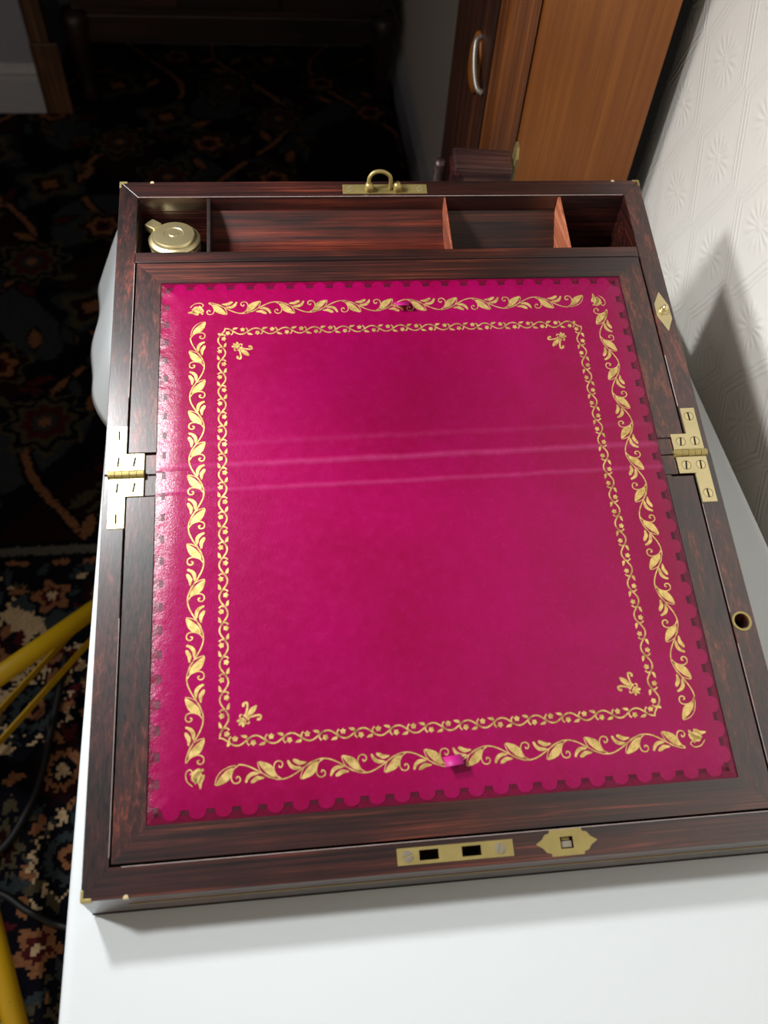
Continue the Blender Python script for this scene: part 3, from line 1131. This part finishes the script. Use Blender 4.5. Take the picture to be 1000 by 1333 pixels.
def fleur(cx, cy, ang):
    mb_ = MB()
    ca, sa = math.cos(ang), math.sin(ang)

    def f(t, p):
        return (cx + ca * t - sa * p, cy + sa * t + ca * p)
    blob(mb_, [(-1.5, 0), (1, 1.3), (4, 1.7), (7.0, 0.2), (4, -1.4), (1, -1.2)], f)
    for s in (1, -1):
        ribbon(mb_, [(-2, .6 * s), (1, 2.4 * s), (3.2, 4.0 * s), (4.2, 5.6 * s), (2.4, 6.4 * s), (1.4, 5.2 * s)], 1.5, f, 4, (0.7, 1.0))
        ribbon(mb_, [(-3, .5 * s), (-4.4, 2.0 * s), (-3.4, 3.4 * s), (-2.4, 2.8 * s)], 0.9, f, 4)
        blob(mb_, [(-4.2, .4 * s), (-6.6, 1.0 * s), (-7, 2.6 * s), (-5.4, 2.4 * s)], f)
    blob(mb_, [(-1.2, -2.2), (-1.2, 2.2), (-2.4, 2.2), (-2.4, -2.2)], f, 1)
    blob(mb_, [(-3.4, -.8), (-3.4, .8), (-7.4, .6), (-7.6, -.6)], f, 2)
    mb_.obj('gilt_fleur', M['gilt'], LEA)


gilt_border_outer()
gilt_border_inner()
fleur(87.0, 335.0, -PI / 4)
fleur(309.5, 337.0, -3 * PI / 4)
fleur(87.2, 89.2, PI / 4)
fleur(311.6, 91.4, 3 * PI / 4)


# --- ribbon pull tabs
def tab(u, v, rot, par):
    V, F = [], []
    prof = [(0, 0.2), (-1.6, 2.4), (-3.8, 4.2), (-6.2, 4.8)]
    prof = smooth_pts(prof, 4)
    n = len(prof)
    for off in (0, 0.35):
        for a, w_ in prof:
            for s_ in (-5.2, 5.2):
                x = s_ * math.cos(rot) - a * math.sin(rot)
                y = s_ * math.sin(rot) + a * math.cos(rot)
                V.append(S((u + x) / 1000, (v + y) / 1000, (w_ + off) / 1000))
    o = 2 * n
    for i in range(n - 1):
        F += [(2 * i, 2 * i + 2, 2 * i + 3, 2 * i + 1), (o + 2 * i, o + 2 * i + 1, o + 2 * i + 3, o + 2 * i + 2),
              (2 * i, o + 2 * i, o + 2 * i + 2, 2 * i + 2), (2 * i + 1, 2 * i + 3, o + 2 * i + 3, o + 2 * i + 1)]
    F += [(0, 1, o + 1, o), (2 * n - 2, o + 2 * n - 2, o + 2 * n - 1, 2 * n - 1)]
    t = mesh_obj('pull_tab', V, F, M['ribbon'], par, smooth=True)
    t['label'] = 'pink ribbon pull tab'


tab(199.8, 372.0, 0.0, REAR)
tab(200.4, 58.5, 0.12, FRONT)


# --- brass hinges
def screw(u, v, r, ang, w0, par, mat, cut=9):
    mb_ = MB()
    for s_ in (1, -1):
        pts = []
        for i in range(11):
            a = math.radians(cut + (180 - 2 * cut) * i / 10)
            x, y = r * math.cos(a), s_ * r * math.sin(a)
            pts.append((u + x * math.cos(ang) - y * math.sin(ang), v + x * math.sin(ang) + y * math.cos(ang)))
        v_, f_ = prism_data(mm(pts), None, S, w0 / 1000, (w0 + 0.28) / 1000)
        mb_.add(v_, f_)
    s = mb_.obj('screw', mat, par)
    return s


def hinge(mir):
    X = (lambda u: u) if not mir else (lambda u: 399.6 - u)
    SC = ((8.4, 271.5, 1.6), (8.6, 252.4, 1.5), (18.6, 252.2, 1.4), (8.6, 234.4, 1.5), (18.8, 234.4, 1.4), (8.6, 213.4, 1.6))
    hole = [circ(X(u), v_, 3.35, 20) for u, v_, a in SC]
    H = piece('hinge', [(X(3.4), 246.4), (X(24.6), 246.4), (X(24.6), 258.0), (X(13.2), 258.0), (X(13.2), 278.0), (X(3.4), 278.0)], 0.0, 0.5, M['brass'], ROOT, holes=hole[:3])
    piece('hinge_leaf', [(X(3.6), 240.6), (X(3.6), 207.0), (X(13.6), 207.0), (X(13.6), 228.4), (X(24.6), 228.4), (X(24.6), 240.6)], 0.0, 0.5, M['brass'], H, holes=hole[3:])
    piece('leaf_bed', [(X(3.8), 246.8), (X(24.2), 246.8), (X(24.2), 257.6), (X(12.8), 257.6), (X(12.8), 277.6), (X(3.8), 277.6)], -0.4, 0.1, M['dark_bed'], H)
    piece('leaf_bed', [(X(4.0), 240.2), (X(4.0), 207.4), (X(13.2), 207.4), (X(13.2), 228.8), (X(24.2), 228.8), (X(24.2), 240.2)], -0.4, 0.1, M['dark_bed'], H)
    for i in range(5):
        a, b = 2.6 + i * 4.5, 2.6 + i * 4.5 + 4.2
        MB().tube([S(X(a) / 1000, VJ / 1000, 0.0002), S(X(b) / 1000, VJ / 1000, 0.0002)], 0.0026 if i % 2 == 0 else 0.0024, 14).obj('knuckle', M['brass_dull'], H, smooth=False)
    for u, v_, a in SC:
        screw(X(u), v_, 3.0, a, 0.12, H, M['brass_bright'], 12)
    return H


hinge(False)
hinge(True)

# --- link plate with two hooks on the back rail
LP = piece('link_plate', rect(165.0, 229.5, 473.0, 482.0), -1.0, 0.6, M['brass_dull'], ROOT, bevel=0.0002)
for u in (185.0, 206.5):
    mb_ = MB()
    mb_.tube([S(u / 1000, 0.4766, 0.0), S(u / 1000, 0.4768, 0.004), S((u - .6) / 1000, 0.4772, 0.0068)], [0.0034, 0.0034, 0.0022], 12)
    mb_.obj('hook', M['brass_dull'], LP, smooth=True)
arc = [S(0.1845, 0.4768, 0.006), S(0.1848, 0.4785, 0.0105), S(0.1880, 0.4800, 0.0140), S(0.1935, 0.4805, 0.0148), S(0.1985, 0.4800, 0.0130), S(0.2010, 0.4790, 0.0095), S(0.2012, 0.4770, 0.0010)]
MB().tube(smooth_pts(arc, 5), 0.0015, 10).obj('hook_loop', M['brass_dull'], LP, smooth=True)
for u in (170.5, 224.2):
    screw(u, 477.5, 2.6, 0.5, 0.6, LP, M['brass'])

# --- strike plate on the front rail
SP = piece('strike_plate', rect(164.9, 228.8, 3.6, 12.2), -0.8, 0.35, M['brass_dull'], ROOT, holes=[slotA, slotB])
screw(170.6, 8.0, 3.0, 0.3, 0.35, SP, M['steel'])
screw(221.4, 8.0, 3.0, 1.3, 0.35, SP, M['steel'])
for sl in (slotA, slotB):
    a = (sl[0][0] + sl[2][0]) / 2
    piece('slot_floor', rect(a - 5.6, a + 5.6, 5.0, 11.0), -RT + 0.0, -RT + 0.6, M['black_hole'], SP, D)  # black floor: shade deep in the slot put into the colour

# --- shaped escutcheon with the lock bolt
cx, cy = 259.0, 8.1
half = [(17.4, 0), (13.6, 2.3), (11.8, 4.6), (9.4, 5.2), (9.0, 6.8)]
poly = [(cx + a, cy + b) for a, b in half] + [(cx - a, cy + b) for a, b in half[::-1]]
poly = poly[:-1] + [(cx - 17.4, cy)] + [(cx - a, cy - b) for a, b in half[1:]] + [(cx + a, cy - b) for a, b in half[::-1][:-1]]
ES = piece('escutcheon', poly, -0.8, 0.35, M['brass_dull'], ROOT, holes=[rect(255.4, 262.6, 4.9, 11.0)])
piece('slot_floor', rect(255.0, 263.0, 4.4, 11.4), -RT, -RT + .6, M['black_hole'], ES, D)  # shade at the bottom of the bolt hole, painted black
piece('lock_bolt', rect(255.9, 262.1, 5.3, 8.8), -5, -0.9, M['steel'], ES, bevel=0.0004)
piece('lock_bolt', rect(256.6, 261.4, 9.1, 10.6), -5, -1.8, M['brass_dull'], ES, bevel=0.0003)

# --- pointed plate with a pin on the right rail, ferrule in the lid rail
cx, cy = 392.4, 360.0
DP = piece('pin_plate', [(cx + .2, cy + 17.2), (cx - 5.2, cy + 6.6), (cx - 5.4, cy - 4), (cx + .6, cy - 17.4), (cx + 5.4, cy - 7), (cx + 5.2, cy + 5)], -0.8, 0.4, M['brass'], ROOT, bevel=0.0002)
mt = Matrix.Translation(S(cx / 1000, cy / 1000, 0.0004)) @ Matrix.Rotation(TH, 4, 'X')
MB().lathe([(0.0024, 0), (0.0024, 0.0035), (0.0016, 0.0052), (0.0004, 0.0058)], 16, mt).obj('pin', M['brass_bright'], DP, smooth=True)
MB().lathe([(0.0034, 0), (0.0034, 0.0008), (0.0026, 0.0012)], 16, mt).obj('pin_collar', M['brass'], DP, smooth=True)
piece('ferrule', circ(391.5, 125.6, 6.2, 32), -9, 0.5, M['brass_dull'], ROOT, holes=[circ(391.5, 125.6, 4.9, 32)])


# ------------------------------------------------------------------ inkwell
def inkwell():
    p = D(0.0388, 0.4445)
    r = empty('inkwell', (p[0], p[1] - 0.001, TABLE_Z + INF))
    htop = 0.85 + 0.1000 - (TABLE_Z + INF)      # lid top above the compartment floor
    kk = NT('clear glass')
    kk.b.inputs['Transmission Weight'].default_value = 1.0
    kk.b.inputs['IOR'].default_value = 1.5
    glass = kk.out((0.85, 0.9, 0.92), 0.04)
    hb = htop - 0.016
    a = 0.0205
    g = mesh_obj('glass_body', [(-a, -a, 0), (a, -a, 0), (a, a, 0), (-a, a, 0), (-a, -a, hb * .8), (a, -a, hb * .8), (a, a, hb * .8), (-a, a, hb * .8),
                                (-a * .8, -a * .8, hb), (a * .8, -a * .8, hb), (a * .8, a * .8, hb), (-a * .8, a * .8, hb)],
                 [(3, 2, 1, 0), (0, 1, 5, 4), (1, 2, 6, 5), (2, 3, 7, 6), (3, 0, 4, 7), (4, 5, 9, 8), (5, 6, 10, 9), (6, 7, 11, 10), (7, 4, 8, 11), (8, 9, 10, 11)], glass, r, bevel=0.0012)
    R = 0.0187
    MB().lathe([(R * .92, hb + 0.0002), (R * .98, hb + 0.001), (R * .98, hb + 0.0066), (R * .93, hb + 0.0074)], 40).obj('collar', M['brass'], r, smooth=True)
    lid = MB().lathe([(R * .96, hb + 0.0078), (R * 1.01, hb + 0.0086), (R * 1.01, hb + 0.0108), (R * .97, hb + 0.0118), (R * .86, hb + 0.0128), (R * .83, hb + 0.0144), (R * .79, hb + 0.0152),
                      (R * .55, hb + 0.0156), (R * .38, hb + 0.0157), (R * .36, hb + 0.0154), (R * .20, hb + 0.0154), (R * .18, hb + 0.0157), (R * .02, hb + 0.0158)], 48).obj('lid', M['brass_bright'], r, smooth=True)
    e = lid.modifiers.new('split', 'EDGE_SPLIT')
    e.split_angle = math.radians(32)
    m = Matrix.Rotation(math.radians(140), 4, 'Z')
    MB().box(R * .86, R * 1.36, -0.0046, 0.0046, hb + 0.0092, hb + 0.0150, m).obj('hinge_block', M['brass_bright'], lid, bevel=0.0008)
    m = Matrix.Rotation(math.radians(-48), 4, 'Z')
    MB().box(R * .94, R * 1.10, -0.0030, 0.0030, hb + 0.0040, hb + 0.0085, m).obj('thumb_catch', M['brass'], lid, bevel=0.0006)
    tag(r, 'glass inkwell with a round brass lid in the left compartment', 'inkwell')


inkwell()


# ------------------------------------------------------------------ small wooden caddy behind the writing box
def caddy():
    r = empty('wooden_caddy', (0.297, 0.580, TABLE_Z), -0.10)
    r.scale = (1, 1, 1.06)
    dk = wood('dark caddy wood', 'x', s2l((34, 18, 18)), s2l((72, 46, 42)), s2l((110, 76, 66)), 0.45)
    rd = wood('red caddy wood', 'z', s2l((40, 10, 10)), s2l((82, 24, 20)), s2l((110, 44, 34)), 0.45)
    MB().box(-0.018, 0.026, -0.018, 0.010, 0.001, 0.078).obj('body', dk, r, bevel=0.0015)
    MB().box(-0.024, 0.029, -0.018, 0.014, 0.080, 0.098).obj('lid', dk, r, bevel=0.002)
    MB().box(-0.026, -0.019, -0.021, 0.010, 0.001, 0.092).obj('end_panel', rd, r, bevel=0.001)
    MB().lathe([(0.006, 0.001), (0.0065, 0.06), (0.0055, 0.084), (0.0065, 0.088), (0.004, 0.093)], 16, Matrix.Translation((-0.035, 0.0, 0))).obj('side_post', dk, r, smooth=True)
    hs = MB()
    v_, f_ = prism_data([(-0.008, 0.080), (0.008, 0.080), (0.010, 0.104), (0.005, 0.112), (-0.005, 0.112), (-0.010, 0.104)], [[(-0.0025, 0.092), (0.0025, 0.092), (0.0025, 0.105), (-0.0025, 0.105)]],
                        lambda u, v, w: (0.030 + w, -0.004 + u, v), 0.0, 0.0022)
    hs.add(v_, f_).obj('hasp', M['brass_dull'], r)
    tag(r, 'small dark wooden caddy with a brass hasp behind the writing box', 'caddy')


caddy()


# ------------------------------------------------------------------ yellow tripod work light
YEL = None


def work_light():
    k = NT('chipped yellow paint')
    v = k.coords()
    chips = k.ramp(k.noise(v, 120, 3, 0.7), [(0.70, (0, 0, 0)), (0.73, (1, 1, 1))])
    colr = k.mix(chips, k.mix(k.noise(v, 20), s2l((206, 160, 8)), s2l((226, 184, 16))), s2l((96, 70, 20)))
    yel = k.out(colr, 0.38, 0, None, 0.5)
    blk = plain('black plastic', (24, 24, 26), 0.45)
    C = Vector((-0.386, 0.407, 0.0))
    r = empty('work_light', C)
    hubz = 0.20
    feet = [Vector((-0.130, 0.775, 0)), Vector((-0.213, -0.100, 0)), Vector((-0.800, 0.43, 0))]
    for ft in feet:
        h = Vector((0, 0, hubz))
        f = ft - C
        f.z = 0.021
        leg = MB().tube([h, f], 0.0150, 16).obj('leg', yel, r, smooth=True)
        MB().tube([f + (h - f).normalized() * 0.03, f - (h - f).normalized() * 0.006], 0.0157, 16).obj('foot_cap', blk, leg, smooth=True)
        # pair of flat strap braces from the lower collar to the leg
        far = h.lerp(f, 0.80)
        near = Vector((0, 0, 0.062))
        d = (far - near).normalized()
        side = d.cross(Vector((0, 0, 1))).normalized()
        n = side.cross(d).normalized()
        for s_ in ((-1, 1) if ft is feet[0] else ()):
            a, b = near + side * 0.019 * s_, far + side * 0.0175 * s_
            mb_ = MB()
            w1, w2 = side * 0.0014, n * 0.0075
            P = [a - w1 - w2, a + w1 - w2, a + w1 + w2, a - w1 + w2, b - w1 - w2, b + w1 - w2, b + w1 + w2, b - w1 + w2]
            mb_.add(P, [(3, 2, 1, 0), (4, 5, 6, 7), (0, 1, 5, 4), (1, 2, 6, 5), (2, 3, 7, 6), (3, 0, 4, 7)])
            mb_.obj('brace', yel, r)
    MB().tube([(0, 0, 0.03), (0, 0, 1.41)], 0.0135, 16).obj('pole', yel, r, smooth=True)
    MB().tube([(0, 0, hubz - 0.03), (0, 0, hubz + 0.03)], 0.030, 20).obj('hub', blk, r)
    MB().tube([(0, 0, 0.045), (0, 0, 0.080)], 0.021, 20).obj('collar', blk, r)
    aim = (AIM_A - LAMP_A).normalized()
    p = LAMP_A - C
    top = Vector((0, 0, 1.40))
    MB().tube(smooth_pts([top, top + Vector((0.02, 0, 0.03)), p - aim * 0.13 + Vector((-0.03, 0, 0.03)), p - aim * 0.075], 6), 0.008, 12).obj('arm', blk, r, smooth=True)
    lens = NT('lamp lens')
    lens.b.inputs['Emission Color'].default_value = (1, 0.97, 0.9, 1)
    lens.b.inputs['Emission Strength'].default_value = 2.0
    lm = lens.out((0.9, 0.9, 0.88), 0.3)
    m = Matrix.Translation(p) @ aim.to_track_quat('-Z', 'Y').to_matrix().to_4x4()
    hd = MB().lathe([(0.042, 0.004), (0.044, 0.006), (0.044, 0.03), (0.036, 0.055), (0.015, 0.075)], 28, m).obj('lamp_head', blk, r, smooth=True)
    MB().lathe([(0.036, 0.0008), (0.036, 0.0036)], 28, m).obj('lens', lm, hd)
    tag(r, 'yellow tripod work light standing on the carpet beside the table', 'work light')
    return r


work_light()

# ------------------------------------------------------------------ cable on the carpet
blkc = plain('black rubber', (14, 14, 16), 0.5)
pts = [(-0.286, 0.60), (-0.289, 0.527), (-0.292, 0.48), (-0.298, 0.391), (-0.312, 0.332), (-0.343, 0.278), (-0.42, 0.235), (-0.52, 0.25), (-0.62, 0.31)]
cb = MB().tube([(p[0], p[1], 0.0062) for p in smooth_pts(pts, 8)], 0.0062, 10).obj('cable', blkc, smooth=True)
tag(cb, 'black rubber cable curving over the carpet by the yellow tripod', 'cable')
pts = [(-0.60, 0.10), (-0.43, 0.185), (-0.345, 0.222), (-0.287, 0.192), (-0.236, 0.168), (-0.15, 0.15), (-0.02, 0.18), (0.10, 0.16)]
cb = MB().tube([(p[0], p[1], 0.0052) for p in smooth_pts(pts, 8)], 0.0052, 10).obj('cable', blkc, smooth=True)
tag(cb, 'thin black cable running under the table from the tripod', 'cable')
